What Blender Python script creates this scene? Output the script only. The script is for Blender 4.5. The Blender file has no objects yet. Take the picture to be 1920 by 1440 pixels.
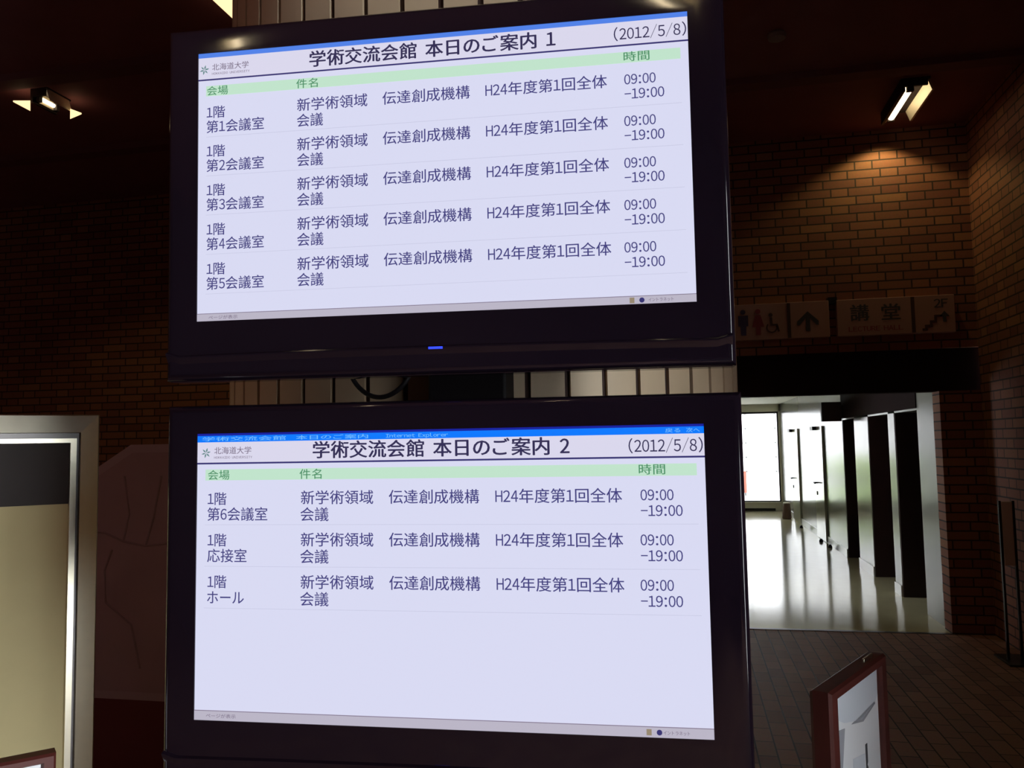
import bpy, bmesh, math, random
from mathutils import Vector, Matrix

SC = bpy.context.scene
COL = SC.collection
PI = math.pi
random.seed(7)

# ------------------------------------------------------------------ camera
cam_d = bpy.data.cameras.new('camera')
cam = bpy.data.objects.new('camera', cam_d)
COL.objects.link(cam)
yaw, pitch, roll, focal_px = -0.208062, 0.073114, -0.017936, 1540.6
fw = Vector((math.sin(yaw)*math.cos(pitch), math.cos(yaw)*math.cos(pitch), math.sin(pitch)))
rt = Vector((math.cos(yaw), -math.sin(yaw), 0))
up = rt.cross(fw)
r2 = math.cos(roll)*rt + math.sin(roll)*up
u2 = -math.sin(roll)*rt + math.cos(roll)*up
cam.matrix_world = Matrix(((r2.x, u2.x, -fw.x, 0), (r2.y, u2.y, -fw.y, 0), (r2.z, u2.z, -fw.z, 1.62), (0, 0, 0, 1)))
cam_d.sensor_fit = 'HORIZONTAL'
cam_d.sensor_width = 36
cam_d.lens = focal_px*36/1920
cam_d.clip_start = 0.05
cam_d.clip_end = 200
SC.camera = cam

# ------------------------------------------------------------------ sky, exposure
W = bpy.data.worlds.new('sky')
SC.world = W
W.use_nodes = True
bg = W.node_tree.nodes['Background']
bg.inputs[0].default_value = (0.95, 0.96, 1.0, 1)
bg.inputs[1].default_value = 14.5
SC.view_settings.view_transform = 'Standard'
SC.view_settings.look = 'None'
SC.view_settings.exposure = 0.0
SC.view_settings.gamma = 1.0
SC.view_settings.use_curve_mapping = False
SC.cycles.use_denoising = True
SC.cycles.max_bounces = 8
SC.cycles.sample_clamp_indirect = 6.0


XSIDE = -0.62


def portal(name, loc, rot, sx, sy):
    d = bpy.data.lights.new(name, 'AREA')
    d.shape = 'RECTANGLE'
    d.size, d.size_y = sx, sy
    d.cycles.is_portal = True
    o = bpy.data.objects.new(name, d)
    o.location, o.rotation_euler = loc, rot
    COL.objects.link(o)


portal('daylight_far_window', (0.86, 19.76, 1.23), (-PI/2, 0, 0), 2.5, 2.06)
portal('daylight_added_entrance', (2.44, -1.25, 1.53), (0, PI/2, 0), 2.96, 2.9)  # for the unseen entrance put in as fill daylight
portal('daylight_added_side_window', (XSIDE, 9.5, 1.55), (0, -PI/2, 0), 0.9, 0.9)  # for the unseen window put in to brighten the corridor

# ------------------------------------------------------------------ materials


def mat(name, col, rough=0.5, metal=0.0, spec=0.5, emit=None, strength=1.0, noise=0.0, nscale=20.0):
    m = bpy.data.materials.new(name)
    m.use_nodes = True
    nt = m.node_tree
    b = nt.nodes['Principled BSDF']
    b.inputs['Base Color'].default_value = (*col, 1)
    b.inputs['Roughness'].default_value = rough
    b.inputs['Metallic'].default_value = metal
    b.inputs['Specular IOR Level'].default_value = spec
    if emit:
        b.inputs['Emission Color'].default_value = (*emit, 1)
        b.inputs['Emission Strength'].default_value = strength
    if noise:
        tc = nt.nodes.new('ShaderNodeTexCoord')
        n = nt.nodes.new('ShaderNodeTexNoise')
        n.inputs['Scale'].default_value = nscale
        n.inputs['Detail'].default_value = 4
        nt.links.new(tc.outputs['Object'], n.inputs['Vector'])
        mx = nt.nodes.new('ShaderNodeMix')
        mx.data_type = 'RGBA'
        mx.inputs[6].default_value = (*[c*(1-noise) for c in col], 1)
        mx.inputs[7].default_value = (*[min(1, c*(1+noise)) for c in col], 1)
        nt.links.new(n.outputs['Fac'], mx.inputs[0])
        nt.links.new(mx.outputs[2], b.inputs['Base Color'])
    return m


def brick_mat(name, ax, ay, period, cuts, course, stagger, cols, joint, jw, rough, bump=0.4, spec=0.5):
    """masonry by node maths: courses along one axis, units cut along the other"""
    m = bpy.data.materials.new(name)
    m.use_nodes = True
    nt = m.node_tree
    N, Lk = nt.nodes, nt.links
    b = N['Principled BSDF']

    def mth(op, a, c=None):
        n = N.new('ShaderNodeMath')
        n.operation = op
        for i, v in enumerate((a, c)):
            if v is None:
                continue
            if isinstance(v, (int, float)):
                n.inputs[i].default_value = v
            else:
                Lk.new(v, n.inputs[i])
        return n.outputs[0]
    tc = N.new('ShaderNodeTexCoord')
    sx = N.new('ShaderNodeSeparateXYZ')
    Lk.new(tc.outputs['Object'], sx.inputs[0])
    x, y = sx.outputs[ax], sx.outputs[ay]
    ry = mth('DIVIDE', y, course)
    row = mth('FLOOR', ry)
    fy = mth('SUBTRACT', ry, row)
    xo = mth('ADD', x, mth('MULTIPLY', row, stagger))
    xo = mth('ADD', xo, 400*period)
    rx = mth('DIVIDE', xo, period)
    cx = mth('FLOOR', rx)
    px = mth('MULTIPLY', mth('SUBTRACT', rx, cx), period)
    unit = cx
    jx = mth('LESS_THAN', px, jw)
    for c in cuts:
        jx = mth('MAXIMUM', jx, mth('LESS_THAN', mth('ABSOLUTE', mth('SUBTRACT', px, c+jw/2)), jw/2))
        unit = mth('ADD', unit, mth('MULTIPLY', mth('GREATER_THAN', px, c+jw/2), 0.37))
    jy = mth('LESS_THAN', fy, jw/course)
    j = mth('MAXIMUM', jx, jy)
    cv = N.new('ShaderNodeCombineXYZ')
    Lk.new(unit, cv.inputs[0])
    Lk.new(row, cv.inputs[1])
    wn = N.new('ShaderNodeTexWhiteNoise')
    wn.noise_dimensions = '2D'
    Lk.new(cv.outputs[0], wn.inputs['Vector'])
    ramp = N.new('ShaderNodeValToRGB')
    ramp.color_ramp.elements[0].color = (*cols[0], 1)
    ramp.color_ramp.elements[1].color = (*cols[-1], 1)
    for i, c in enumerate(cols[1:-1]):
        e = ramp.color_ramp.elements.new((i+1)/(len(cols)-1))
        e.color = (*c, 1)
    Lk.new(wn.outputs['Value'], ramp.inputs[0])
    nz = N.new('ShaderNodeTexNoise')
    nz.inputs['Scale'].default_value = 60
    Lk.new(tc.outputs['Object'], nz.inputs['Vector'])
    mm = N.new('ShaderNodeMix')
    mm.data_type = 'RGBA'
    mm.blend_type = 'MULTIPLY'
    mm.inputs[0].default_value = 0.35
    Lk.new(ramp.outputs[0], mm.inputs[6])
    Lk.new(nz.outputs['Color'], mm.inputs[7])
    mj = N.new('ShaderNodeMix')
    mj.data_type = 'RGBA'
    Lk.new(j, mj.inputs[0])
    Lk.new(mm.outputs[2], mj.inputs[6])
    mj.inputs[7].default_value = (*joint, 1)
    Lk.new(mj.outputs[2], b.inputs['Base Color'])
    b.inputs['Roughness'].default_value = rough
    b.inputs['Specular IOR Level'].default_value = spec
    bp = N.new('ShaderNodeBump')
    bp.inputs['Strength'].default_value = bump
    bp.inputs['Distance'].default_value = 0.006
    Lk.new(mth('SUBTRACT', 1.0, j), bp.inputs['Height'])
    Lk.new(bp.outputs[0], b.inputs['Normal'])
    return m


BRICKS = [(0.29, 0.105, 0.065), (0.37, 0.145, 0.080), (0.24, 0.080, 0.055), (0.40, 0.170, 0.085)]
MORTAR = (0.035, 0.016, 0.012)
M = {}
M['brick_xz'] = brick_mat('brick_facing', 0, 2, 0.41, [0.268], 0.0757, 0.205, BRICKS, MORTAR, 0.012, 0.75)
M['brick_yz'] = brick_mat('brick_return', 1, 2, 0.41, [0.268], 0.0757, 0.205, BRICKS, MORTAR, 0.012, 0.75)
M['paver'] = brick_mat('floor_paver', 1, 0, 0.21, [], 0.1, 0.105, [(0.30, 0.14, 0.10), (0.39, 0.20, 0.14), (0.24, 0.105, 0.08), (0.34, 0.185, 0.13)], (0.012, 0.007, 0.006), 0.008, 0.55, 0.6, 0.3)
M['lino'] = mat('polished_floor', (0.66, 0.60, 0.38), 0.11, 0, 0.75, noise=0.06, nscale=6)
M['ceiling'] = mat('dark_ceiling', (0.24, 0.085, 0.10), 0.75, noise=0.2, nscale=3)
M['beam'] = mat('ceiling_beam', (0.17, 0.06, 0.07), 0.7)
M['lobby_plain'] = mat('lobby_plaster', (0.10, 0.05, 0.045), 0.8)
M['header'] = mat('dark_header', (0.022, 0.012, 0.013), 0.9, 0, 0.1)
M['panel'] = mat('corridor_panel', (0.27, 0.27, 0.24), 0.18, 0, 0.5)
M['door_pale'] = mat('pale_door', (0.60, 0.62, 0.46), 0.12, 0, 0.8)
M['skirting'] = mat('white_skirting', (0.80, 0.80, 0.78), 0.22, 0, 0.9)
M['plaster'] = mat('cream_plaster', (0.80, 0.77, 0.66), 0.7)
M['dark_wood'] = mat('dark_wood', (0.035, 0.014, 0.014), 0.45, noise=0.3, nscale=9)
M['steel'] = mat('brushed_aluminium', (0.82, 0.77, 0.62), 0.28, 1.0, noise=0.05, nscale=40)
M['steel_dark'] = mat('dark_aluminium', (0.16, 0.15, 0.15), 0.35, 1.0)
M['frame_dark'] = mat('dark_metal', (0.03, 0.03, 0.03), 0.4, 0.6)
M['gloss'] = mat('gloss_black', (0.010, 0.006, 0.012), 0.08, 0, 0.6)
M['matte_black'] = mat('matte_black', (0.008, 0.006, 0.008), 0.6, 0, 0.25)
M['tile'] = mat('column_strip', (0.70, 0.54, 0.36), 0.5, noise=0.10, nscale=5)
M['tile_joint'] = mat('column_joint', (0.045, 0.02, 0.016), 0.8)
M['cream'] = mat('cream_panel', (0.80, 0.70, 0.37), 0.7, noise=0.04, nscale=12)
M['band'] = mat('dark_band', (0.035, 0.025, 0.024), 0.6)
M['map'] = mat('map_print', (0.62, 0.46, 0.46), 0.5, noise=0.12, nscale=4)
M['map_edge'] = mat('map_border', (0.70, 0.56, 0.56), 0.45)
M['map_line'] = mat('map_line', (0.50, 0.365, 0.365), 0.6)
M['red_wood'] = mat('red_wood', (0.085, 0.015, 0.011), 0.55, noise=0.25, nscale=14)
M['pedestal'] = mat('brown_pedestal', (0.24, 0.06, 0.055), 0.55)
M['paper'] = mat('white_paper', (0.86, 0.88, 0.92), 0.75)
M['paper_grey'] = mat('grey_print', (0.36, 0.37, 0.42), 0.75)
M['paper_pale'] = mat('pale_print', (0.72, 0.77, 0.85), 0.75)
M['ink'] = mat('dark_print', (0.06, 0.06, 0.07), 0.7)
M['sign'] = mat('sign_face', (0.42, 0.24, 0.20), 0.6)
M['sign_dark'] = mat('sign_divider', (0.07, 0.03, 0.025), 0.6)
M['sign_blue'] = mat('sign_blue', (0.05, 0.04, 0.14), 0.6)
M['sign_red'] = mat('sign_red', (0.25, 0.03, 0.05), 0.6)
M['bin'] = mat('brown_bin', (0.16, 0.09, 0.075), 0.5)
M['facade'] = mat('white_facade', (0.45, 0.44, 0.45), 0.9)
M['facade_line'] = mat('facade_joint', (0.14, 0.14, 0.14), 0.9)
M['hedge'] = mat('green_hedge', (0.10, 0.15, 0.03), 0.9, noise=0.5, nscale=8)
M['asphalt'] = mat('pale_paving', (0.55, 0.55, 0.53), 0.9)
M['orange'] = mat('orange_paint', (0.16, 0.022, 0.008), 0.6)
M['detector'] = mat('grey_plastic', (0.30, 0.25, 0.25), 0.5)
M['tube'] = mat('lit_tube', (1, 1, 1), 0.5, emit=(1.0, 0.80, 0.50), strength=5)
M['tube_thin'] = mat('lit_thin_tube', (1, 1, 1), 0.5, emit=(1.0, 0.80, 0.50), strength=60)
M['lens'] = mat('glowing_reflector', (1, 0.9, 0.7), 0.5, emit=(1.0, 0.70, 0.36), strength=1.5)  # bright reflector surfaces, their shine put in as emission
M['lamp_case'] = mat('lamp_case', (0.02, 0.01, 0.01), 0.6)
M['reflector'] = mat('lamp_reflector', (0.85, 0.75, 0.55), 0.4, 0.3)


def screen_mat(name, c, s=1.0):
    return mat(name, (0.01, 0.01, 0.012), 0.35, 0, 0.25, emit=c, strength=s)


M['scr'] = screen_mat('screen_white', (0.69, 0.70, 0.89))
M['scr_title'] = screen_mat('screen_title_strip', (0.70, 0.68, 0.84))
M['scr_navy'] = screen_mat('screen_navy', (0.035, 0.030, 0.16))
M['scr_text'] = screen_mat('screen_text', (0.055, 0.050, 0.21))
M['scr_black'] = screen_mat('screen_black', (0.030, 0.024, 0.085))
M['scr_green'] = screen_mat('screen_green', (0.53, 0.77, 0.60))
M['scr_greentext'] = screen_mat('screen_green_text', (0.07, 0.27, 0.13))
M['scr_blue'] = screen_mat('screen_blue', (0.0, 0.19, 1.0), 1.0)
M['scr_blue_dark'] = screen_mat('screen_dark_blue', (0.005, 0.012, 0.33))
M['scr_blue_soft'] = screen_mat('screen_soft_blue', (0.08, 0.22, 0.80))
M['scr_blue_text'] = screen_mat('screen_blue_text', (0.16, 0.50, 1.0))
M['scr_grey'] = screen_mat('screen_grey', (0.49, 0.46, 0.56))
M['scr_line'] = screen_mat('screen_line', (0.56, 0.57, 0.74))
M['scr_grey_text'] = screen_mat('screen_grey_text', (0.20, 0.16, 0.24))
M['scr_icon'] = screen_mat('screen_icon', (0.30, 0.24, 0.16))
M['scr_emblem'] = screen_mat('screen_emblem', (0.12, 0.24, 0.24))
M['led_blue'] = mat('blue_led', (0, 0, 0.1), 0.3, emit=(0.03, 0.06, 1.0), strength=1.6)
M['led_green'] = mat('green_led', (0, 0.1, 0), 0.3, emit=(0.25, 0.9, 0.2), strength=1.2)


def glass():
    m = bpy.data.materials.new('window_glass')
    m.use_nodes = True
    nt = m.node_tree
    nt.nodes.remove(nt.nodes['Principled BSDF'])
    out = nt.nodes['Material Output']
    t = nt.nodes.new('ShaderNodeBsdfTransparent')
    t.inputs[0].default_value = (0.95, 0.97, 0.96, 1)
    g = nt.nodes.new('ShaderNodeBsdfGlossy')
    g.inputs['Roughness'].default_value = 0.02
    f = nt.nodes.new('ShaderNodeFresnel')
    f.inputs[0].default_value = 1.45
    mx = nt.nodes.new('ShaderNodeMixShader')
    nt.links.new(f.outputs[0], mx.inputs[0])
    nt.links.new(t.outputs[0], mx.inputs[1])
    nt.links.new(g.outputs[0], mx.inputs[2])
    nt.links.new(mx.outputs[0], out.inputs[0])
    return m


M['glass'] = glass()

# ------------------------------------------------------------------ mesh helpers


class MB:
    """collects shapes into one mesh, in a local frame given by a matrix"""

    def __init__(s, mx=None):
        s.bm = bmesh.new()
        s.mx = mx or Matrix()
        s.mats = []
        s.mi = 0

    def use(s, m):
        if m not in s.mats:
            s.mats.append(m)
        s.mi = s.mats.index(m)
        return s

    def v(s, p):
        return s.bm.verts.new(s.mx @ Vector(p))

    def face(s, vs):
        try:
            f = s.bm.faces.new(vs)
            f.material_index = s.mi
        except ValueError:
            pass

    def box(s, x0, x1, y0, y1, z0, z1, bev=0.0):
        x0, x1 = min(x0, x1), max(x0, x1)
        y0, y1 = min(y0, y1), max(y0, y1)
        z0, z1 = min(z0, z1), max(z0, z1)
        n0 = len(s.bm.faces)
        c = [s.v((x, y, z)) for z in (z0, z1) for y in (y0, y1) for x in (x0, x1)]
        for q in ((0, 2, 3, 1), (4, 5, 7, 6), (0, 1, 5, 4), (2, 6, 7, 3), (0, 4, 6, 2), (1, 3, 7, 5)):
            s.face([c[i] for i in q])
        if bev:
            es = {e for v in c for e in v.link_edges}
            r = bmesh.ops.bevel(s.bm, geom=list(es), offset=bev, segments=3, profile=0.5, affect='EDGES')
            for f in r['faces']:
                f.material_index = s.mi
        return s

    def prism(s, pts, axis, a, b):
        """polygon pts (2D) extruded along axis from a to b"""
        def P(p, t):
            return {'x': (t, p[0], p[1]), 'y': (p[0], t, p[1]), 'z': (p[0], p[1], t)}[axis]
        A = [s.v(P(p, a)) for p in pts]
        B = [s.v(P(p, b)) for p in pts]
        s.face(A)
        s.face(B[::-1])
        n = len(pts)
        for i in range(n):
            s.face([A[i], B[i], B[(i+1) % n], A[(i+1) % n]])
        return s

    def ring(s, x0, x1, z0, z1, prof):
        """mitred rectangular ring; prof = list of (left, right, bottom, top insets, depth y)"""
        loops = []
        for (l, r, b, t, y) in prof:
            loops.append([s.v((x0+l, y, z0+b)), s.v((x1-r, y, z0+b)), s.v((x1-r, y, z1-t)), s.v((x0+l, y, z1-t))])
        for A, B in zip(loops, loops[1:]):
            for i in range(4):
                j = (i+1) % 4
                s.face([A[i], A[j], B[j], B[i]])
        return s

    def lathe(s, cx, cy, prof, n=24, cap=True):
        loops = []
        for (r, z) in prof:
            loops.append([s.v((cx+r*math.cos(2*PI*k/n), cy+r*math.sin(2*PI*k/n), z)) for k in range(n)])
        for A, B in zip(loops, loops[1:]):
            for k in range(n):
                s.face([A[k], A[(k+1) % n], B[(k+1) % n], B[k]])
        if cap:
            s.face(loops[0][::-1])
            s.face(loops[-1])
        return s

    def tube(s, pts, r, n=10):
        pts = [Vector(p) for p in pts]
        loops = []
        for i, p in enumerate(pts):
            d = (pts[min(i+1, len(pts)-1)]-pts[max(i-1, 0)]).normalized()
            a = d.cross(Vector((0, 0, 1)))
            if a.length < 1e-3:
                a = d.cross(Vector((0, 1, 0)))
            a.normalize()
            b = d.cross(a)
            loops.append([s.v(p+r*(math.cos(2*PI*k/n)*a+math.sin(2*PI*k/n)*b)) for k in range(n)])
        for A, B in zip(loops, loops[1:]):
            for k in range(n):
                s.face([A[k], A[(k+1) % n], B[(k+1) % n], B[k]])
        s.face(loops[0])
        s.face(loops[-1][::-1])
        return s

    def build(s, name, m=None, parent=None, smooth=False):
        bmesh.ops.recalc_face_normals(s.bm, faces=s.bm.faces)
        me = bpy.data.meshes.new(name)
        s.bm.to_mesh(me)
        s.bm.free()
        for mm in (s.mats or [m]):
            me.materials.append(mm)
        if smooth:
            for p in me.polygons:
                p.use_smooth = True
            me.set_sharp_from_angle(angle=math.radians(38))
        o = bpy.data.objects.new(name, me)
        COL.objects.link(o)
        if parent:
            o.parent = parent
        return o


_scratch = bpy.data.curves.new('scratch', 'FONT')
_scratch_o = bpy.data.objects.new('scratch', _scratch)
COL.objects.link(_scratch_o)


_cache = {}


def load_glyphs(chars):
    """2D vertices (1 em units) and faces of every character, read from one spaced-out line"""
    chars = list(chars)
    _scratch.body = '\u3000'.join(chars)
    _scratch.size = 1.0
    _scratch.resolution_u = 3
    dg = bpy.context.evaluated_depsgraph_get()
    dg.update()
    me = bpy.data.meshes.new_from_object(_scratch_o.evaluated_get(dg))
    co = [(v.co.x, v.co.y) for v in me.vertices]
    faces = [[] for _ in chars]
    for p in me.polygons:
        x = sum(co[i][0] for i in p.vertices)/len(p.vertices)
        faces[min(len(chars)-1, max(0, int((x+0.5)//2)))].append(tuple(p.vertices))
    for k, ch in enumerate(chars):
        ids = sorted({i for f in faces[k] for i in f})
        at = {i: n for n, i in enumerate(ids)}
        _cache[ch] = ([(co[i][0]-2*k, co[i][1]) for i in ids], [tuple(at[i] for i in f) for f in faces[k]])
    bpy.data.meshes.remove(me)


def glyph(ch):
    return _cache[ch]


load_glyphs(sorted(set('学術交流会館本日のご案内新領域伝達創成機構年度第回全体階議室応接ホール場件名時間北海道大戻る次へページが表示イントラネット講堂')) + [chr(ord(c)+0xFEE0) for c in sorted(set('0123456789()/:-HOKKAIDOUNIVERSITYLECTUREHALLFInternetExplorer'))])


def writing(mb, body, x0, x1, zc, em, y, bold=0.0):
    """a line fitted between x0 and x1, its em box centred on height zc; half-width cells for Latin"""
    cells, pen = [], 0.0
    for ch in body:
        half = ord(ch) < 0x250 or ch == '\u2212'
        w = 0.5 if half else 1.0
        if ch == ' ':
            w = 0.42
        elif ch in ':':
            w = 0.34
        elif ch in '()':
            w = 0.42
        if ch not in ' \u3000':
            g = chr(ord(ch)+0xFEE0) if 0x21 <= ord(ch) <= 0x7e else ch
            vs, fs = glyph(g)
            if vs:
                a, b = min(v[0] for v in vs), max(v[0] for v in vs)
                k = min(1.0, (w-0.06)/(b-a))
                cells.append((pen+w/2, (a+b)/2, k, vs, fs))
        pen += w
    lo = min(c-k*(m-min(v[0] for v in vs)) for c, m, k, vs, fs in cells)
    hi = max(c+k*(max(v[0] for v in vs)-m) for c, m, k, vs, fs in cells)
    s = (x1-x0)/(hi-lo)
    shifts = [(0, 0)] if not bold else [(-bold, 0), (bold, 0), (0, -bold*0.5), (0, bold*0.5)]
    for n, (dx, dz) in enumerate(shifts):
        for c, m, k, vs, fs in cells:
            nv = [mb.v((x0+(c+k*(v[0]-m)-lo+dx)*s, y-n*0.00002, zc+(v[1]-0.38+dz)*em)) for v in vs]
            for f in fs:
                mb.face([nv[i] for i in f])


def thing(name, label, cat, loc=(0, 0, 0), rot=(0, 0, 0), group=None):
    o = bpy.data.objects.new(name, None)
    COL.objects.link(o)
    o.location, o.rotation_euler = loc, rot
    o.empty_display_size = 0.1
    return tag(o, label, cat, group)


def tag(o, label, cat, group=None):
    o['label'] = label
    o['category'] = cat
    if group:
        o['group'] = group
    return o


def struct(name, mb, m=None, parent=None):
    o = mb.build(name, m, parent)
    if not parent:
        o['kind'] = 'structure'
    return o


# ------------------------------------------------------------------ the setting
YB = 7.47            # brick wall with the corridor opening
XR = 2.40            # right brick wall
H = 4.28
CZ = 2.43            # corridor ceiling
YE = 19.67           # corridor end
XW = 2.10            # corridor right wall face
XL = -0.55           # corridor left wall face

mb = MB()
mb.box(-9, XR+0.3, -5, YB, -0.2, 0)
struct('floor', mb, M['paver'])
mb = MB()
mb.box(XL-0.2, XW+0.75, YB, YE+0.2, -0.2, 0)
struct('floor_corridor', mb, M['lino'])
mb = MB()
mb.box(-9.2, XR+0.3, -5.2, YB+0.2, H, H+0.2)
struct('ceiling', mb, M['ceiling'])
for i, y in enumerate((2.9, 4.75, 6.1)):
    mb = MB()
    mb.box(-9, XR, y, y+0.14, H-0.05, H)
    struct('trim_%d' % (i+1), mb, M['beam'])
# back brick wall: left of opening, above header, pillar right of opening
mb = MB()
mb.box(-9.2, XL, YB, YB+0.2, 0, H)
mb.box(XL, XR+0.3, YB, YB+0.2, 2.36, H)
mb.box(XW-0.02, XR+0.3, YB, YB+0.2, 0, 2.0)
struct('wall_back', mb, M['brick_xz'])
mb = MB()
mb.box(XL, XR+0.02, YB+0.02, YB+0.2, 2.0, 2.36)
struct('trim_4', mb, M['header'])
# right brick wall, opening for the added entrance near the camera
mb = MB()
mb.box(XR, XR+0.2, 0.2, YB, 0, H)
mb.box(XR, XR+0.2, -5.2, -2.7, 0, H)
mb.box(XR, XR+0.2, -2.7, 0.2, 3.01, H)
mb.box(XR, XR+0.2, -2.7, 0.2, 0, 0.05)
struct('wall_right', mb, M['brick_yz'])
mb = MB()
mb.box(-9.2, -9, -5.2, YB, 0, H)
struct('wall_left', mb, M['brick_yz'])
mb = MB()
mb.box(-9, XR, -5.2, -5, 0, H)
struct('wall_rear', mb, M['lobby_plain'])

# unseen entrance glazing, added and sized to throw daylight on the boards
mb = MB(Matrix.Translation((XR+0.1, -1.25, 0)) @ Matrix.Rotation(PI/2, 4, 'Z'))
mb.ring(-1.45, 1.45, 0.05, 3.01, [(0, 0, 0, 0, -0.04), (0.06, 0.06, 0.06, 0.06, -0.04), (0.06, 0.06, 0.06, 0.06, 0.04), (0, 0, 0, 0, 0.04)])
mb.box(-0.03, 0.03, -0.03, 0.03, 0.11, 2.95)
w2 = struct('window_added_entrance', mb, M['steel_dark'])
mb = MB(Matrix.Translation((XR+0.1, -1.25, 0)) @ Matrix.Rotation(PI/2, 4, 'Z'))
mb.box(-1.39, 1.39, -0.004, 0.004, 0.11, 2.95)
mb.build('pane', M['glass'], w2)

# corridor shell
mb = MB()
mb.box(XL-0.2, XL, YB+0.2, 9.05, 0, CZ)
mb.box(XL-0.2, XL, 9.95, YE+0.2, 0, CZ)
mb.box(XL-0.2, XL, 9.05, 9.95, 0, 1.1)
mb.box(XL-0.2, XL, 9.05, 9.95, 2.0, CZ)
struct('wall_corridor_left', mb, M['panel'])
mb = MB(Matrix.Translation((XL-0.12, 9.5, 0)) @ Matrix.Rotation(PI/2, 4, 'Z'))
mb.ring(-0.45, 0.45, 1.1, 2.0, [(0, 0, 0, 0, -0.03), (0.03, 0.03, 0.03, 0.03, -0.03), (0.03, 0.03, 0.03, 0.03, 0.03), (0, 0, 0, 0, 0.03)])
w3 = struct('window_added_side', mb, M['frame_dark'])  # hidden side window, added to light the corridor floor and panels
mb = MB(Matrix.Translation((XL-0.12, 9.5, 0)) @ Matrix.Rotation(PI/2, 4, 'Z'))
mb.box(-0.42, 0.42, -0.004, 0.004, 1.13, 1.97)
mb.build('pane', M['glass'], w3)
mb = MB()
mb.box(XL, XW, YB-0.02, YB+0.03, 0, 0.004)
struct('trim_6', mb, M['steel_dark'])
mb = MB()
mb.box(XL-0.2, XW+0.75, YB+0.2, YE+0.2, CZ, CZ+0.2)
struct('ceiling_corridor', mb, M['plaster'])
mb = MB()          # right side: piers between three deep doorways
DZ = 1.87
piers = [(YB+0.2, 8.26), (9.136, 9.41), (10.41, 11.23), (12.04, YE)]
for a, b in piers:
    mb.box(XW, XW+0.7, a, b, 0, DZ)
mb.box(XW, XW+0.7, YB+0.2, 8.26, DZ, CZ)
mb.box(XW, XW+0.7, 12.04, YE, DZ, CZ)
struct('wall_corridor_right', mb, M['panel'])
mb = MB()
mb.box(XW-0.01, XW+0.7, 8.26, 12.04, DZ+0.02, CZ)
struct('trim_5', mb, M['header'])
for i, (a, b) in enumerate(((8.26, 9.136), (9.41, 10.41), (11.23, 12.04))):
    mb = MB()      # dark lining and recessed dark door
    mb.box(XW+0.004, XW+0.55, b-0.03, b-0.001, 0, DZ)
    mb.box(XW+0.03, XW+0.55, a+0.001, a+0.03, 0, DZ)
    mb.box(XW+0.5, XW+0.55, a+0.03, b-0.03, 0, DZ)
    d = struct('door_%d' % (i+1), mb, M['dark_wood'])
    mb = MB()
    mb.tube([(XW+0.5, a+0.14, 0.95), (XW+0.45, a+0.14, 0.95), (XW+0.45, a+0.26, 0.95)], 0.01)
    mb.build('door_handle', M['steel_dark'], d)
    mb = MB()
    mb.box(XW+0.004, XW+0.5, a, b, DZ, DZ+0.02)
    mb.build('door_head', M['panel'], d)
for i, (a, b, hz) in enumerate(((13.66, 14.55, 0.90), (16.6, 17.65, 0.84))):
    mb = MB()      # pale doors in the far part
    mb.box(XW-0.03, XW-0.001, a, b, 0.01, 1.82)
    d = struct('door_%d' % (i+4), mb, M['door_pale'])
    mb = MB()
    mb.tube([(XW-0.03, b-0.2, hz), (XW-0.08, b-0.2, hz), (XW-0.08, b-0.34, hz)], 0.013)
    mb.build('door_handle', M['frame_dark'], d)
    mb = MB()
    mb.box(XW-0.04, XW-0.03, b-0.225, b-0.175, hz-0.20, hz-0.14)
    mb.build('door_lock', M['frame_dark'], d)
    mb = MB()
    mb.box(XW-0.09, XW-0.03, b-0.35, b-0.05, 1.76, 1.82)
    mb.build('door_closer', M['frame_dark'], d)
mb = MB()          # white skirting along the right side
for a, b in piers[1:]:
    mb.box(XW-0.014, XW, a, b, 0, 0.11)
struct('baseboard_right', mb, M['skirting'])
# end wall and far window
WX0, WX1, WZ0, WZ1 = -0.40, 2.12, 0.20, 2.26
mb = MB()
mb.box(XL-0.2, WX0, YE, YE+0.2, 0, CZ)
mb.box(WX1-0.06, XW+0.75, YE, YE+0.2, 0, CZ)
mb.box(WX0, WX1, YE, YE+0.2, 0, WZ0)
mb.box(WX0, WX1, YE, YE+0.2, WZ1, CZ)
struct('wall_end', mb, M['plaster'])
mb = MB()
mb.box(XL, 1.92, YE-0.02, YE, 0, 0.06)
struct('baseboard_end', mb, M['frame_dark'])
mb = MB()
mb.ring(WX0, WX1-0.06, WZ0, WZ1, [(0, 0, 0, 0, YE+0.12), (0, 0, 0, 0, YE+0.05), (0.03, 0.03, 0.03, 0.04, YE+0.05), (0.03, 0.03, 0.03, 0.04, YE+0.12)])
mb.box(0.80, 0.84, YE+0.06, YE+0.11, WZ0+0.03, WZ1-0.04)
w1 = struct('window_1', mb, M['frame_dark'])
mb = MB()
mb.box(WX0+0.03, WX1-0.09, YE+0.08, YE+0.088, WZ0+0.03, WZ1-0.04)
mb.build('pane', M['glass'], w1)
mb = MB()
mb.box(WX0, WX1-0.06, YE-0.03, YE+0.06, WZ0-0.02, WZ0+0.004)
mb.build('window_sill', M['plaster'], w1)

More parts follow.
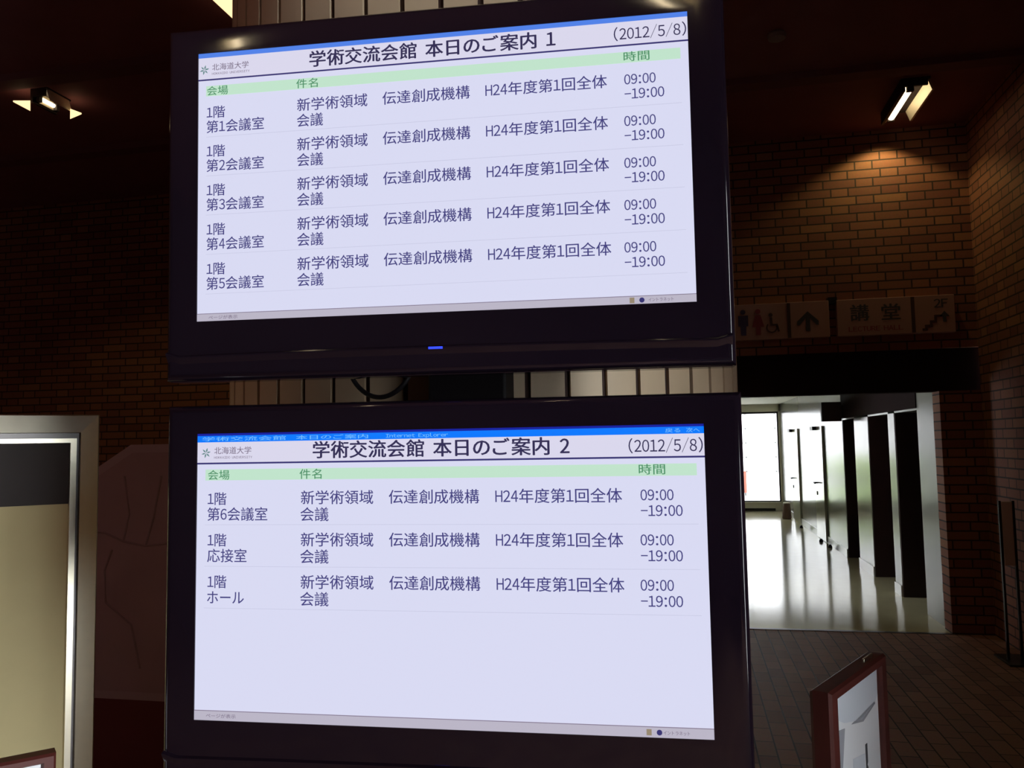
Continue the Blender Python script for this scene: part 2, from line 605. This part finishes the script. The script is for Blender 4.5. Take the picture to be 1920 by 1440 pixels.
# outdoors beyond the far window
mb = MB()
mb.box(-20, 24, YE+0.3, 60, -0.4, -0.2)
struct('ground_outside', mb, M['asphalt'])
mb = MB().use(M['facade'])
mb.box(-14, 14, 30, 31, -0.2, 9)
mb.use(M['facade_line'])
for z in (0.5, 1.0, 1.5, 2.0, 2.5, 3.0):
    mb.box(-14, 14, 29.985, 30, z, z+0.035)
for k in range(28):
    mb.box(-14+k*1.0, -13.97+k*1.0, 29.985, 30, -0.2, 9)
fac = mb.build('neighbouring_building')
tag(fac, 'pale tiled building outside the bright end window of the corridor', 'building')
mb = MB()
for k in range(60):
    x, y = random.uniform(-7, 0.4), random.uniform(23.2, 24.2)
    z, r = random.uniform(0.0, 0.9), random.uniform(0.3, 0.5)
    t = bmesh.ops.create_icosphere(mb.bm, subdivisions=2, radius=r, matrix=Matrix.Translation((x, y, z)))
    for v in t['verts']:
        v.co += Vector((random.uniform(-1, 1), random.uniform(-1, 1), random.uniform(-1, 1)))*0.06
hd = mb.build('hedge', M['hedge'])
hd['kind'] = 'structure'
mb = MB()
mb.box(1.66, 1.86, 28, 28.06, -0.1, 0.6, 0.01)
o = thing('orange_board', 'small orange board outside the bright corridor window', 'board', (0, 0, 0))
mb.build('face_panel', M['orange'], o)
mb = MB()
mb.box(1.68, 1.72, 28.06, 28.1, -0.2, 0.55)
mb.box(1.80, 1.84, 28.06, 28.1, -0.2, 0.55)
mb.build('stand', M['frame_dark'], o)

# ------------------------------------------------------------------ round column clad in vertical strips
CX, CY, CR = -0.580, 2.372, 0.722
NS = 52
mb = MB().use(M['tile_joint'])
mb.lathe(CX, CY, [(CR-0.008, 0), (CR-0.008, H)], 104)
mb.use(M['tile'])
for k in range(NS):
    a0 = 2*PI*(k+0.075)/NS
    a1 = 2*PI*(k+0.925)/NS
    pts = []
    for t in range(5):
        a = a0+(a1-a0)*t/4
        pts.append((CX+CR*math.cos(a), CY+CR*math.sin(a)))
    for t in range(4, -1, -1):
        a = a0+(a1-a0)*t/4
        pts.append((CX+(CR-0.01)*math.cos(a), CY+(CR-0.01)*math.sin(a)))
    mb.prism(pts, 'z', 0, H)
struct('column', mb)

# ------------------------------------------------------------------ ceiling lamps
WARM = (1.0, 0.80, 0.30)


def ceiling_lamp(label, x, y, length=0.6, width=0.2, group='trough lamps in the dark lobby ceiling', spot=None, wedges=(), thin=False, tr=0.030):
    t = thing('ceiling_lamp', label, 'lamp', (x, y, H), (0, 0, 0), group)
    h = length/2
    w = width/2
    mb = MB()
    mb.box(-w-0.02, w+0.02, -h-0.02, h+0.02, -0.012, 0)
    mb.box(-w-0.02, -w, -h-0.02, h+0.02, -0.10, -0.012)
    mb.box(-w, w, -h-0.02, -h, -0.06, -0.012)
    mb.build('housing', M['lamp_case'], t)
    mb = MB()
    mb.prism([(w, -0.013), (w+0.02, -0.013), (w+0.045, -0.095), (w+0.03, -0.095)], 'y', -h, h)
    mb.prism([(-w+0.001, -0.013), (-w+0.012, -0.013), (-w+0.012, -0.09), (-w+0.001, -0.09)], 'y', -h, h)
    mb.build('reflector', M['reflector'], t)
    mb = MB()
    n = 14
    mb.tube([(-0.035, -h+0.03, -0.055), (-0.035, h-0.03, -0.055)], 0.010 if thin else tr, n)
    mb.build('tube', M['tube_thin'] if thin else M['tube'], t, True)
    for e in (h-0.03, -h):
        mb = MB()
        mb.box(-0.06, -0.01, e, e+0.03, -0.09, -0.012)
        mb.build('tube_holder', M['lamp_case'], t)
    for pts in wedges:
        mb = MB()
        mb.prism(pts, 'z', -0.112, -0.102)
        mb.build('lens', M['lens'], t)  # reflector plate that glows by itself in place of reflected tube light
    if spot:
        d = bpy.data.lights.new('lamp_glow', 'SPOT')
        d.energy, d.color = spot[3], WARM
        d.spot_size, d.spot_blend, d.shadow_soft_size = spot[4], 0.35, 0.03
        lo = bpy.data.objects.new('lamp_glow', d)
        lo.location = spot[:3]
        COL.objects.link(lo)
        lo.parent = t
    return t


ceiling_lamp('lit trough lamp above the corridor end brick wall, brightening its bricks', 1.748, 6.746, 0.62, 0.165, None,
             spot=(-0.03, 0.50, -0.06, 12, math.radians(128)))
ceiling_lamp('small lit ceiling lamp with triangular reflector wings made to glow at far left', -4.55, 5.115, 0.20, 0.10, None,
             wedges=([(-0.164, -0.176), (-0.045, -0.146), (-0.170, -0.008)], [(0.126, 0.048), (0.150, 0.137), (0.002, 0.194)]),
             spot=(0, 0, -0.13, 14, math.radians(140)), tr=0.014)
ceiling_lamp('lit ceiling lamp partly hidden behind the upper left of the column', -2.44, 4.144, 0.62, 0.16, None,
             wedges=([(-0.115, -0.30), (0.115, -0.30), (0.115, 0.30), (-0.115, 0.30)],),  # bright trough interior, put in as a glowing plate
             spot=(0.16, -0.1, -0.13, 14, math.radians(150)))
for (x, y) in ((0.57, -1.6), (-2.26, -1.9)):
    ceiling_lamp('trough lamp in the lobby ceiling behind the viewpoint', x, y, thin=True)

mb = MB()
mb.lathe(0.662, 5.467, [(0.035, H-0.05), (0.055, H-0.04), (0.06, H-0.015), (0.05, H)], 20)
tag(mb.build('smoke_detector', M['detector'], None, True), 'small grey round smoke detector on the dark ceiling', 'smoke detector')

# ------------------------------------------------------------------ the two wall monitors
SW, SH = 0.93, 0.523
SUBJ = '新学術領域\u3000伝達創成機構\u3000H24年度第1回全体'


def X(u):
    return (u-0.5)*SW


def Z(v):
    return (0.5-v)*SH


def monitor(label, loc, yaw_, tilt, rl, page):
    t = thing('monitor', label, 'monitor', loc, (0, 0, 0), 'information monitors on the column')
    e = Vector((math.cos(yaw_), math.sin(yaw_), 0))
    n = Vector((math.sin(yaw_), -math.cos(yaw_), 0))
    uu = Vector((0, 0, math.cos(tilt))) + math.sin(tilt)*n
    e2 = math.cos(rl)*e+math.sin(rl)*uu
    u3 = -math.sin(rl)*e+math.cos(rl)*uu
    bk = u3.cross(e2)
    t.location = Vector(loc)+0.0055*bk
    t.rotation_euler = Matrix((e2, bk, u3)).transposed().to_euler()
    # bezel with rounded outer edge
    bx, bt, bb = 0.530, 0.315, 0.374
    il, it, ib = bx-SW/2, bt-SH/2, bb-SH/2
    prof = [(0, 0, 0, 0, 0.060)]
    R = 0.016
    for k in range(7):
        a = k/6*PI/2
        q = R*(1-math.sin(a))
        dd = R*(1-math.cos(a))
        prof.append((dd, dd, dd, dd, -0.008+q))
    prof += [(il, il, ib, it, -0.008), (il, il, ib, it, 0.004)]
    mb = MB()
    mb.ring(-bx, bx, -bb, bt, prof)
    mb.build('bezel', M['gloss'], t, True)
    mb = MB()       # curved speaker lip along the lower edge
    Nn = 40
    rows = []
    for k in range(Nn+1):
        x = -bx+0.006+(2*bx-0.012)*k/Nn
        s = x/bx
        zc = -0.3305+0.004*(1-s*s)
        if abs(s) > 0.94:
            zc += 0.012*((abs(s)-0.94)/0.06)**2
        rows.append([(x, -0.0075, zc+0.0045), (x, -0.0145, zc+0.0015), (x, -0.0145, zc-0.0015), (x, 0.0, zc-0.024), (x, 0.006, -bb-0.001)])
    vr = [[mb.v(p) for p in r] for r in rows]
    for A, B in zip(vr, vr[1:]):
        for i in range(len(A)-1):
            mb.face([A[i], B[i], B[i+1], A[i+1]])
    mb.build('speaker_lip', M['gloss'], t, True)
    mb = MB()
    mb.box(-bx+0.01, bx-0.01, 0.03, 0.075, -bb+0.01, bt-0.01, 0.01)
    mb.box(-0.36, 0.36, 0.075, 0.10, -0.25, 0.22, 0.012)
    mb.build('back_housing', M['matte_black'], t)
    mb = MB()
    mb.box(-0.013, 0.013, -0.0162, -0.014, -0.3295, -0.3255)
    mb.build('power_light', M['led_blue'], t)
    mb = MB()
    mb.lathe(0, 0, [(0.003, 0), (0.002, 0.002)], 10)
    g = mb.build('status_light', M['led_green'], t)
    g.location = (0.487, 0.002, -0.363)
    g.rotation_euler = (PI/2, 0, 0)
    # lit screen
    mb = MB()
    mb.box(-SW/2, SW/2, 0.002, 0.006, -SH/2, SH/2)
    sc = mb.build('screen', M['scr'], t)
    sc.location.y = -0.0075

    def rect(name, m, u0, u1, v0, v1, y=0.0012):
        mb = MB()
        mb.box(X(u0), X(u1), y, 0.002, Z(v1), Z(v0))
        return mb.build(name, m, sc)

    def line(name, m, rows_, bold=0.0):
        for (body, u0, u1, v, em) in rows_:
            n, pos = sum(0.5 if ord(c) < 0x250 else 1.0 for c in body), 0.0
            for part in body.split('\u3000'):
                w = sum(0.5 if ord(c) < 0x250 else 1.0 for c in part)
                mb = MB()
                writing(mb, part, X(u0+(u1-u0)*(pos+0.03)/n), X(u0+(u1-u0)*(pos+w-0.03)/n), Z(v), em, 0.0008, bold or 0.008)
                mb.build(name, m, sc)
                pos += w+1.0
    two = page == 2
    if two:
        mb = MB().use(M['scr_blue'])
        mb.box(-SW/2, SW/2, 0.0012, 0.002, Z(0.031), Z(0.0))
        mb.use(M['scr_blue_dark'])
        mb.box(-SW/2, SW/2, 0.0009, 0.0013, Z(0.008), Z(0.0))
        mb.build('title_bar', None, sc)
        line('window_text', M['scr_blue_text'], [('学術交流会館', 0.010, 0.19, 0.0195, 0.0085), ('本日のご案内', 0.21, 0.36, 0.0195, 0.0085), ('Internet Explorer', 0.395, 0.52, 0.0195, 0.0085), ('戻る', 0.930, 0.958, 0.0195, 0.0085), ('次へ', 0.968, 0.993, 0.0195, 0.0085)])
    else:
        rect('title_bar', M['scr_blue_soft'], 0, 1, 0, 0.017)
    o_ = 0.0095 if two else 0.0
    rect('header_strip', M['scr_title'], 0, 1, 0.031 if two else 0.017, 0.1045, 0.0016)
    rect('rule_line', M['scr_navy'], 0, 1, 0.1035 if two else 0.098, 0.1095 if two else 0.1035)
    ty = 0.064 if two else 0.0555
    line('page_title', M['scr_black'], [('学術交流会館 本日のご案内 %d' % page, 0.245 if two else 0.2412, 0.7535 if two else 0.7465, ty, 0.0335)], 0.022)
    line('date_text', M['scr_black'], [('(2012/5/8)', 0.862 if two else 0.8587, 0.998, ty+0.004, 0.0275)], 0.004)
    em_u, em_v = (0.0189, 0.069) if two else (0.0132, 0.0626)
    mb = MB()
    for k in range(6):
        a = k*PI/3+0.26
        c, s_ = math.cos(a), math.sin(a)
        p = [(0.001, 0), (0.005, 0.0014), (0.0095, 0), (0.005, -0.0014)]
        q = [(X(em_u)+c*x-s_*z, Z(em_v)+s_*x+c*z) for x, z in p]
        mb.prism(q, 'y', 0.0006, 0.0018)
    mb.build('emblem', M['scr_emblem'], sc)
    l0, l1 = (0.0363, 0.1165) if two else (0.0299, 0.1109)
    line('school_name', M['scr_grey_text'], [('北海道大学', l0, l1, em_v-0.008, 0.0145), ('HOKKAIDO UNIVERSITY', l0, l1+0.002, em_v+0.0165, 0.0058)])
    g0, g1 = (0.128, 0.167) if two else (0.1245, 0.1627)
    rect('header_band', M['scr_green'], 0.018 if two else 0.0171, 0.985, g0, g1)
    gm = (g0+g1)/2
    d = 0.0045 if two else 0.0
    line('header_text', M['scr_greentext'], [('会場', 0.0185+d, 0.066+d, gm, 0.0195), ('件名', 0.213+d, 0.260+d, gm, 0.0195), ('時間', 0.8765+d*0.7, 0.927+d*0.4, gm-0.002, 0.0195)])
    rooms = ['第6会議室', '応接室', 'ホール'] if two else ['第%d会議室' % k for k in range(1, 6)]
    for i, rm in enumerate(rooms):
        v = (0.2315+0.1455*i) if two else (0.2245+0.1458*i)
        v2 = v+0.0545
        de = 0.0
        ru = {'応接室': 0.1085, 'ホール': 0.1035}.get(rm, 0.1518 if two else 0.1447)
        a = 0.0230+0.0008*i if two else 0.0182+0.0004*i
        line('room_text', M['scr_text'], [('1階', a, a+0.0415, v, 0.0255), (rm, a-0.0005, ru, v2, 0.0265)])
        line('subject_text', M['scr_text'], [(SUBJ, 0.2205 if two else 0.2145, 0.849 if two else 0.8445, v-0.002, 0.0270), ('会議', 0.2195 if two else 0.2142, 0.279 if two else 0.271, v2+0.0015, 0.0270)])
        b = 0.8815-0.0022*i if two else 0.8765-0.0021*i
        line('time_text', M['scr_text'], [('09:00', b, b+0.061, v-0.003, 0.0245), ('-19:00', b, b+0.0765, v2-0.0065, 0.0245)])
        rect('row_line', M['scr_line'], 0.018, 0.985, v2+0.037, v2+0.0385)
    s0 = 0.966 if two else 0.9715
    mb = MB().use(M['scr_grey'])
    mb.box(-SW/2, SW/2, 0.0012, 0.002, -SH/2, Z(s0))
    mb.use(M['scr_grey_text'])
    mb.box(-SW/2, SW/2, 0.0010, 0.0013, Z(s0+0.0022), Z(s0))
    mb.build('status_bar', None, sc)
    sv = (s0+1)/2+0.001
    line('status_text', M['scr_grey_text'], [('ページが表示', 0.025, 0.088, sv, 0.0078), ('イントラネット', 0.911, 0.958, sv, 0.0075)])
    iu = 0.8855 if two else 0.8803
    rect('page_icon', M['scr_icon'], iu-0.0045, iu+0.0045, sv-0.0095, sv+0.0095, 0.0006)
    mb = MB(Matrix.Translation((X(iu+0.0185), 0.0006, Z(sv))) @ Matrix.Rotation(PI/2, 4, 'X'))
    mb.lathe(0, 0, [(0.0046, 0.0), (0.0046, -0.001)], 14)
    mb.build('globe_icon', M['scr_navy'], sc)
    return t


monitor('upper black monitor, its lit page title ending in 1 and listing five rooms', (-0.4392, 1.4222, 2.1239), 0.0694, 0.0088, -0.0008, 1)
monitor('lower black monitor, its lit page title ending in 2 and listing three rooms', (-0.4360, 1.4155, 1.3879), 0.0496, -0.0038, -0.0008, 2)

# bracket post that carries both monitors
t = thing('monitor_mount', 'black bracket post seen in the gap between the two monitors', 'bracket', (-0.423, 1.602, 0))
mb = MB()
mb.box(-0.080, 0.080, -0.035, 0.045, 0.03, 2.42, 0.006)
mb.build('post', M['matte_black'], t)
for z in (1.30, 2.05):
    mb = MB()
    mb.box(-0.2, 0.2, -0.041, -0.0352, z, z+0.12)
    mb.build('mounting_plate', M['matte_black'], t)
mb = MB()
mb.box(-0.3, 0.3, -0.036, 0.046, 0, 0.03, 0.005)
mb.build('base_plate', M['matte_black'], t)

mb = MB()
pts = []
for k in range(25):
    a = PI+PI*k/24
    pts.append((-0.594+0.070*math.cos(a), 1.545+0.01*math.sin(2*a), 1.790+0.072*math.sin(a)))
pts = [(-0.655, 1.55, 1.86)]+pts+[(-0.522, 1.55, 1.86)]
mb.tube(pts, 0.0048, 10)
tag(mb.build('cable', M['matte_black'], None, True), 'black cable loop dangling in the gap between the two monitors', 'cable')

# ------------------------------------------------------------------ aluminium notice board at left
AZ = math.radians(43.6)


def stand_matrix(p, az):
    """local x runs along azimuth az, local y points away from the viewer side"""
    return (Vector(p), (0, 0, PI/2-az))


loc, rot = stand_matrix((-1.883, 2.358, 0), AZ)
t = thing('notice_board', 'large aluminium framed notice board with a cream panel and dark top band', 'notice board', loc, rot)
T, Bz, Wd = 1.74, 0.22, 1.25
mb = MB()
mb.ring(-Wd, 0, Bz, T, [(0, 0, 0, 0, 0.06), (0, 0, 0, 0, 0.0), (0.003, 0.003, 0.003, 0.003, -0.003), (0.055, 0.055, 0.055, 0.057, -0.012), (0.057, 0.057, 0.057, 0.059, 0.012)])
mb.build('frame', M['steel'], t)
mb = MB()
mb.ring(-Wd, 0, Bz, T, [(0.0572, 0.0572, 0.0572, 0.0592, 0.012), (0.0652, 0.0652, 0.0652, 0.0752, 0.012)])
mb.build('groove', M['steel_dark'], t)
mb = MB()
mb.ring(-Wd, 0, Bz, T, [(0.0655, 0.0655, 0.0655, 0.076, 0.013), (0.0655, 0.0655, 0.0655, 0.076, -0.004), (0.083, 0.083, 0.083, 0.090, -0.004), (0.085, 0.085, 0.085, 0.0925, 0.016)])
mb.build('inner_trim', M['steel'], t)
mb = MB()
mb.box(-Wd+0.084, -0.084, 0.014, 0.03, Bz+0.08, T-0.285)
mb.build('cream_panel', M['cream'], t)
mb = MB()
mb.box(-Wd+0.084, -0.084, 0.012, 0.03, T-0.285, T-0.091)
mb.build('header_band', M['band'], t)
mb = MB()
mb.box(-Wd+0.01, -0.01, 0.032, 0.055, Bz+0.01, T-0.01)
mb.build('back_panel', M['steel_dark'], t)
for x in (-Wd+0.08, -0.08):
    mb = MB()
    mb.box(x-0.02, x+0.02, 0.01, 0.05, 0.0, Bz)
    mb.box(x-0.025, x+0.025, -0.22, 0.26, 0.0, 0.03)
    mb.build('leg', M['steel'], t)

# ------------------------------------------------------------------ map board behind it
t = thing('map_board', 'grey map board with clipped corners standing between notice board and monitors', 'map board', (-2.45, 3.5, 0))
out = [(-0.62, 0.453), (0.72, 0.453), (0.72, 1.50), (0.50, 1.65), (-0.17, 1.65), (-0.40, 1.515), (-0.62, 1.36)]
mb = MB()
mb.prism([(x, z) for x, z in out], 'y', 0.0, 0.04)
mb.build('panel_edge', M['map_edge'], t)
inn = [(-0.59, 0.49), (0.69, 0.49), (0.69, 1.478), (0.487, 1.612), (-0.158, 1.612), (-0.385, 1.478), (-0.59, 1.335)]
mb = MB()
mb.prism(inn, 'y', -0.002, 0.002)
mp = mb.build('map_sheet', M['map'], t)
for pts in ([(-0.5, 1.25), (-0.3, 1.23), (-0.2, 1.19), (-0.08, 1.17), (0.1, 1.19)], [(-0.08, 1.17), (-0.04, 1.30), (0.0, 1.5)], [(-0.26, 1.15), (-0.3, 1.05), (-0.29, 0.9), (-0.15, 0.8), (-0.10, 0.6)], [(-0.2, 1.19), (-0.17, 1.32), (-0.2, 1.5)]):
    mb = MB()
    mb.tube([(x, -0.003, z) for x, z in pts], 0.005, 6)
    mb.build('map_road', M['map_line'], mp)
mb = MB()
mb.box(-0.62, 0.72, 0.0, 0.14, 0, 0.453)
mb.build('pedestal', M['pedestal'], t)

# ------------------------------------------------------------------ wood-framed sign stands


def wood_sign(label, p, az, x0, x1, ztop, h, st, rail, items):
    loc, rot = stand_matrix(p, az)
    t = thing('sign_stand', label, 'sign', loc, rot, 'red wood framed sign stands')
    zb = ztop-h
    mb = MB()
    mb.ring(x0-st, x1+st, zb-st, ztop+rail, [(0.004, 0.004, 0.004, 0.004, 0.030), (0, 0, 0, 0, 0.024), (0, 0, 0, 0, -0.004), (0.004, 0.004, 0.004, 0.004, -0.010), (st-0.003, st-0.003, st-0.003, rail-0.003, -0.010), (st, st, st, rail, -0.004), (st, st, st, rail, 0.004)])
    mb.build('frame', M['red_wood'], t)
    mb = MB()
    mb.box(x0-0.004, x1+0.004, 0.0035, 0.026, zb-0.004, ztop+0.004)
    mb.build('back_panel', M['red_wood'], t)
    mb = MB()
    mb.box(x0+0.001, x1-0.001, 0.001, 0.003, zb+0.001, ztop-0.001)
    sh = mb.build('paper_sheet', M['paper'], t)
    for nm, m, pts in items:
        mb = MB()
        mb.prism([(x0+a, ztop+b) for a, b in pts], 'y', 0.0002, 0.001)
        mb.build(nm, M[m], sh)
    for x in (x0-st/2, x1+st/2):
        mb = MB()
        mb.box(x-0.014, x+0.014, 0.002, 0.028, 0.03, zb-st+0.002)
        mb.box(x-0.016, x+0.016, -0.16, 0.19, 0, 0.03, 0.004)
        mb.build('leg', M['red_wood'], t)
    return t


def P2(*a):
    return [tuple(a[i:i+2]) for i in range(0, len(a), 2)]


rs = wood_sign('red wood framed sign with a white printed paper standing right of the monitors', (0.242, 1.608, 0), math.radians(27.5), 0, 0.272, 1.15, 0.40, 0.034, 0.020, [
    ('printed_shape', 'paper_pale', P2(0.0, 0.0, 0.27, 0.0, 0.268, -0.055, 0.24, -0.070, 0.16, -0.078, 0.06, -0.058, 0.005, -0.036)),
    ('printed_shape', 'paper_grey', P2(0.245, -0.064, 0.25, -0.069, 0.17, -0.084, 0.10, -0.071)),
    ('printed_shape', 'paper_grey', P2(0.018, -0.062, 0.06, -0.068, 0.038, -0.14, 0.03, -0.30, 0.012, -0.30, 0.012, -0.12)),
    ('printed_shape', 'paper_pale', P2(0.10, -0.135, 0.17, -0.145, 0.165, -0.32, 0.10, -0.32)),
    ('printed_letters', 'ink', P2(0.176, -0.13, 0.187, -0.13, 0.187, -0.165, 0.183, -0.17, 0.187, -0.175, 0.187, -0.24, 0.182, -0.245, 0.187, -0.25, 0.187, -0.32, 0.176, -0.32)),
])
mb = MB()
mb.box(0.205, 0.262, 0.004, 0.008, 1.1695, 1.178, 0.001)
mb.build('clip', M['steel'], rs)
wood_sign('red wood framed sign with a pale paper in front of the notice board', (-1.134, 1.323, 0), AZ, -0.44, -0.022, 1.065, 0.50, 0.022, 0.016, [
    ('printed_shape', 'paper_grey', P2(0.02, -0.02, 0.24, -0.02, 0.22, -0.06, 0.02, -0.06)),
])

# ------------------------------------------------------------------ hanging direction signs over the corridor
YS = 7.40


def dir_sign(label, x0, x1, divs, z0=2.487, z1=2.802):
    t = thing('direction_sign', label, 'sign', (0, 0, 0), (0, 0, 0), 'direction signs over the corridor opening')
    mb = MB()
    mb.box(x0, x1, YS, YB, z0, z1, 0.004)
    mb.build('sign_box', M['sign'], t)
    for x in divs:
        mb = MB()
        mb.box(x-0.014, x+0.014, YS-0.003, YS+0.002, z0+0.006, z1-0.006)
        mb.build('divider', M['sign_dark'], t)
    return t


t = dir_sign('long pale sign with toilet pictograms and an upward arrow over the corridor', -0.1, 1.228, (0.897,))
y0, y1 = YS-0.003, YS+0.001


def person_icon(cx, skirt, m):
    mb = MB()
    mb.prism([(cx+0.022*math.cos(k*PI/6), 2.735+0.022*math.sin(k*PI/6)) for k in range(12)], 'y', y0, y1)
    if skirt:
        mb.prism(P2(cx-0.022, 2.705, cx+0.022, 2.705, cx+0.05, 2.60, cx+0.02, 2.60, cx+0.02, 2.53, cx-0.02, 2.53, cx-0.02, 2.60, cx-0.05, 2.60), 'y', y0, y1)
    else:
        mb.prism(P2(cx-0.042, 2.705, cx+0.042, 2.705, cx+0.042, 2.61, cx+0.025, 2.61, cx+0.022, 2.53, cx-0.022, 2.53, cx-0.025, 2.61, cx-0.042, 2.61), 'y', y0, y1)
    mb.build('pictogram', M[m], t)


person_icon(0.515, False, 'sign_blue')
person_icon(0.640, True, 'sign_red')
mb = MB()
cx = 0.758
mb.prism([(cx-0.012+0.018*math.cos(k*PI/5), 2.70+0.018*math.sin(k*PI/5)) for k in range(10)], 'y', y0, y1)
mb.prism(P2(cx-0.02, 2.68, cx, 2.68, cx+0.004, 2.62, cx+0.045, 2.62, cx+0.06, 2.555, cx+0.045, 2.55, cx+0.03, 2.605, cx-0.016, 2.605), 'y', y0, y1)
for k in range(14):
    a0, a1 = 2.4+k*4.2/14, 2.4+(k+1)*4.2/14
    mb.prism([(cx-0.005+r*math.cos(a), 2.59+r*math.sin(a)) for r, a in ((0.048, a0), (0.048, a1), (0.036, a1), (0.036, a0))], 'y', y0, y1)
mb.build('pictogram', M['sign_dark'], t)
mb = MB()
ax, az_ = 1.052, 2.632
mb.prism(P2(ax, az_+0.085, ax+0.088, az_-0.0, ax+0.088, az_-0.035, ax+0.070, az_-0.035, ax+0.018, az_+0.025, ax+0.018, az_-0.085, ax-0.018, az_-0.085, ax-0.018, az_+0.025, ax-0.070, az_-0.035, ax-0.088, az_-0.035, ax-0.088, az_), 'y', y0, y1)
mb.build('arrow', M['ink'], t)

t = dir_sign('pale sign reading 講堂 with stairs to 2F right of the arrow sign', 1.290, 2.218, (1.893,))
mb = MB()
writing(mb, '講', 1.400, 1.545, 2.683, 0.150, YS-0.002, 0.02)
writing(mb, '堂', 1.648, 1.793, 2.678, 0.150, YS-0.002, 0.02)
mb.build('lettering', M['ink'], t)
for w_, a_, b_ in (('LECTURE', 1.38, 1.63), ('HALL', 1.66, 1.81)):
    mb = MB()
    writing(mb, w_, a_, b_, 2.545, 0.055, YS-0.002, 0.01)
    mb.build('small_lettering', M['sign_red'], t)
mb = MB()
writing(mb, '2F', 2.06, 2.165, 2.733, 0.095, YS-0.002, 0.02)
mb.build('floor_lettering', M['ink'], t)
mb = MB()
mb.prism(P2(1.96, 2.505, 2.00, 2.505, 2.00, 2.535, 2.04, 2.535, 2.04, 2.57, 2.075, 2.57, 2.075, 2.62, 2.115, 2.62, 2.115, 2.635, 2.055, 2.635, 2.055, 2.59, 2.02, 2.59, 2.02, 2.555, 1.98, 2.555, 1.98, 2.525, 1.96, 2.525), 'y', y0, y1)
mb.build('stairs_mark', M['sign_dark'], t)
mb = MB()
mb.prism(P2(2.135, 2.665, 2.175, 2.62, 2.148, 2.62, 2.148, 2.575, 2.122, 2.575, 2.122, 2.62, 2.095, 2.62), 'y', y0, y1)
mb.build('arrow', M['ink'], t)
mb = MB()
mb.box(1.222, 1.298, YS+0.005, YB, 2.775, 2.83)
tag(mb.build('sign_bracket', M['frame_dark']), 'small dark bracket joining the two signs over the corridor', 'bracket')

# projecting sign on the corridor wall
t = thing('projecting_sign', 'dark box sign projecting from the right corridor wall', 'sign', (0, 0, 0))
mb = MB()
mb.box(1.815, XW-0.03, 11.88, 11.98, 1.853, 2.116, 0.004)
mb.build('sign_box', M['dark_wood'], t)
mb = MB()
mb.box(XW-0.032, XW-0.011, 11.89, 11.97, 1.90, 2.07)
mb.build('bracket', M['frame_dark'], t)

# bin and door stops along the corridor
t = thing('waste_bin', 'small brown bin by the far right corner of the corridor', 'bin', (1.95, 17.75, 0))
mb = MB()
mb.lathe(0, 0, [(0.085, 0.0), (0.095, 0.02), (0.072, 0.30), (0.066, 0.31)], 20)
mb.build('body', M['bin'], t, True)
mb = MB()
mb.lathe(0, 0, [(0.070, 0.3102), (0.072, 0.322), (0.04, 0.336)], 20)
mb.build('lid', M['plaster'], t, True)
for x, y, lb in ((1.99, 15.91, 'farthest of the dark door stops along the right corridor wall'), (2.015, 13.80, 'dark door stop on the floor by the nearer pale corridor door'), (2.03, 13.07, 'nearest of the dark door stops along the right corridor wall')):
    mb = MB()
    mb.lathe(x, y, [(0.03, 0), (0.03, 0.02), (0.022, 0.04), (0.01, 0.05)], 14)
    tag(mb.build('door_stop', M['frame_dark'], None, True), lb, 'door stop', 'door stops in the corridor')

# slim sign on two posts by the right wall
t = thing('post_sign', 'narrow reddish panel on two thin posts by the right brick wall', 'sign', (2.255, 6.64, 0))
mb = MB()
mb.box(-0.036, 0.036, -0.012, 0.012, 0.68, 1.14, 0.003)
mb.build('panel', M['map_edge'], t)
for x in (-0.045, 0.045):
    mb = MB()
    mb.box(x-0.008, x+0.008, -0.01, 0.01, 0.015, 1.145)
    mb.build('post', M['frame_dark'], t)
mb = MB()
mb.box(-0.09, 0.09, -0.16, 0.16, 0, 0.015, 0.003)
mb.build('base_plate', M['frame_dark'], t)

bpy.data.objects.remove(_scratch_o)
bpy.data.curves.remove(_scratch)
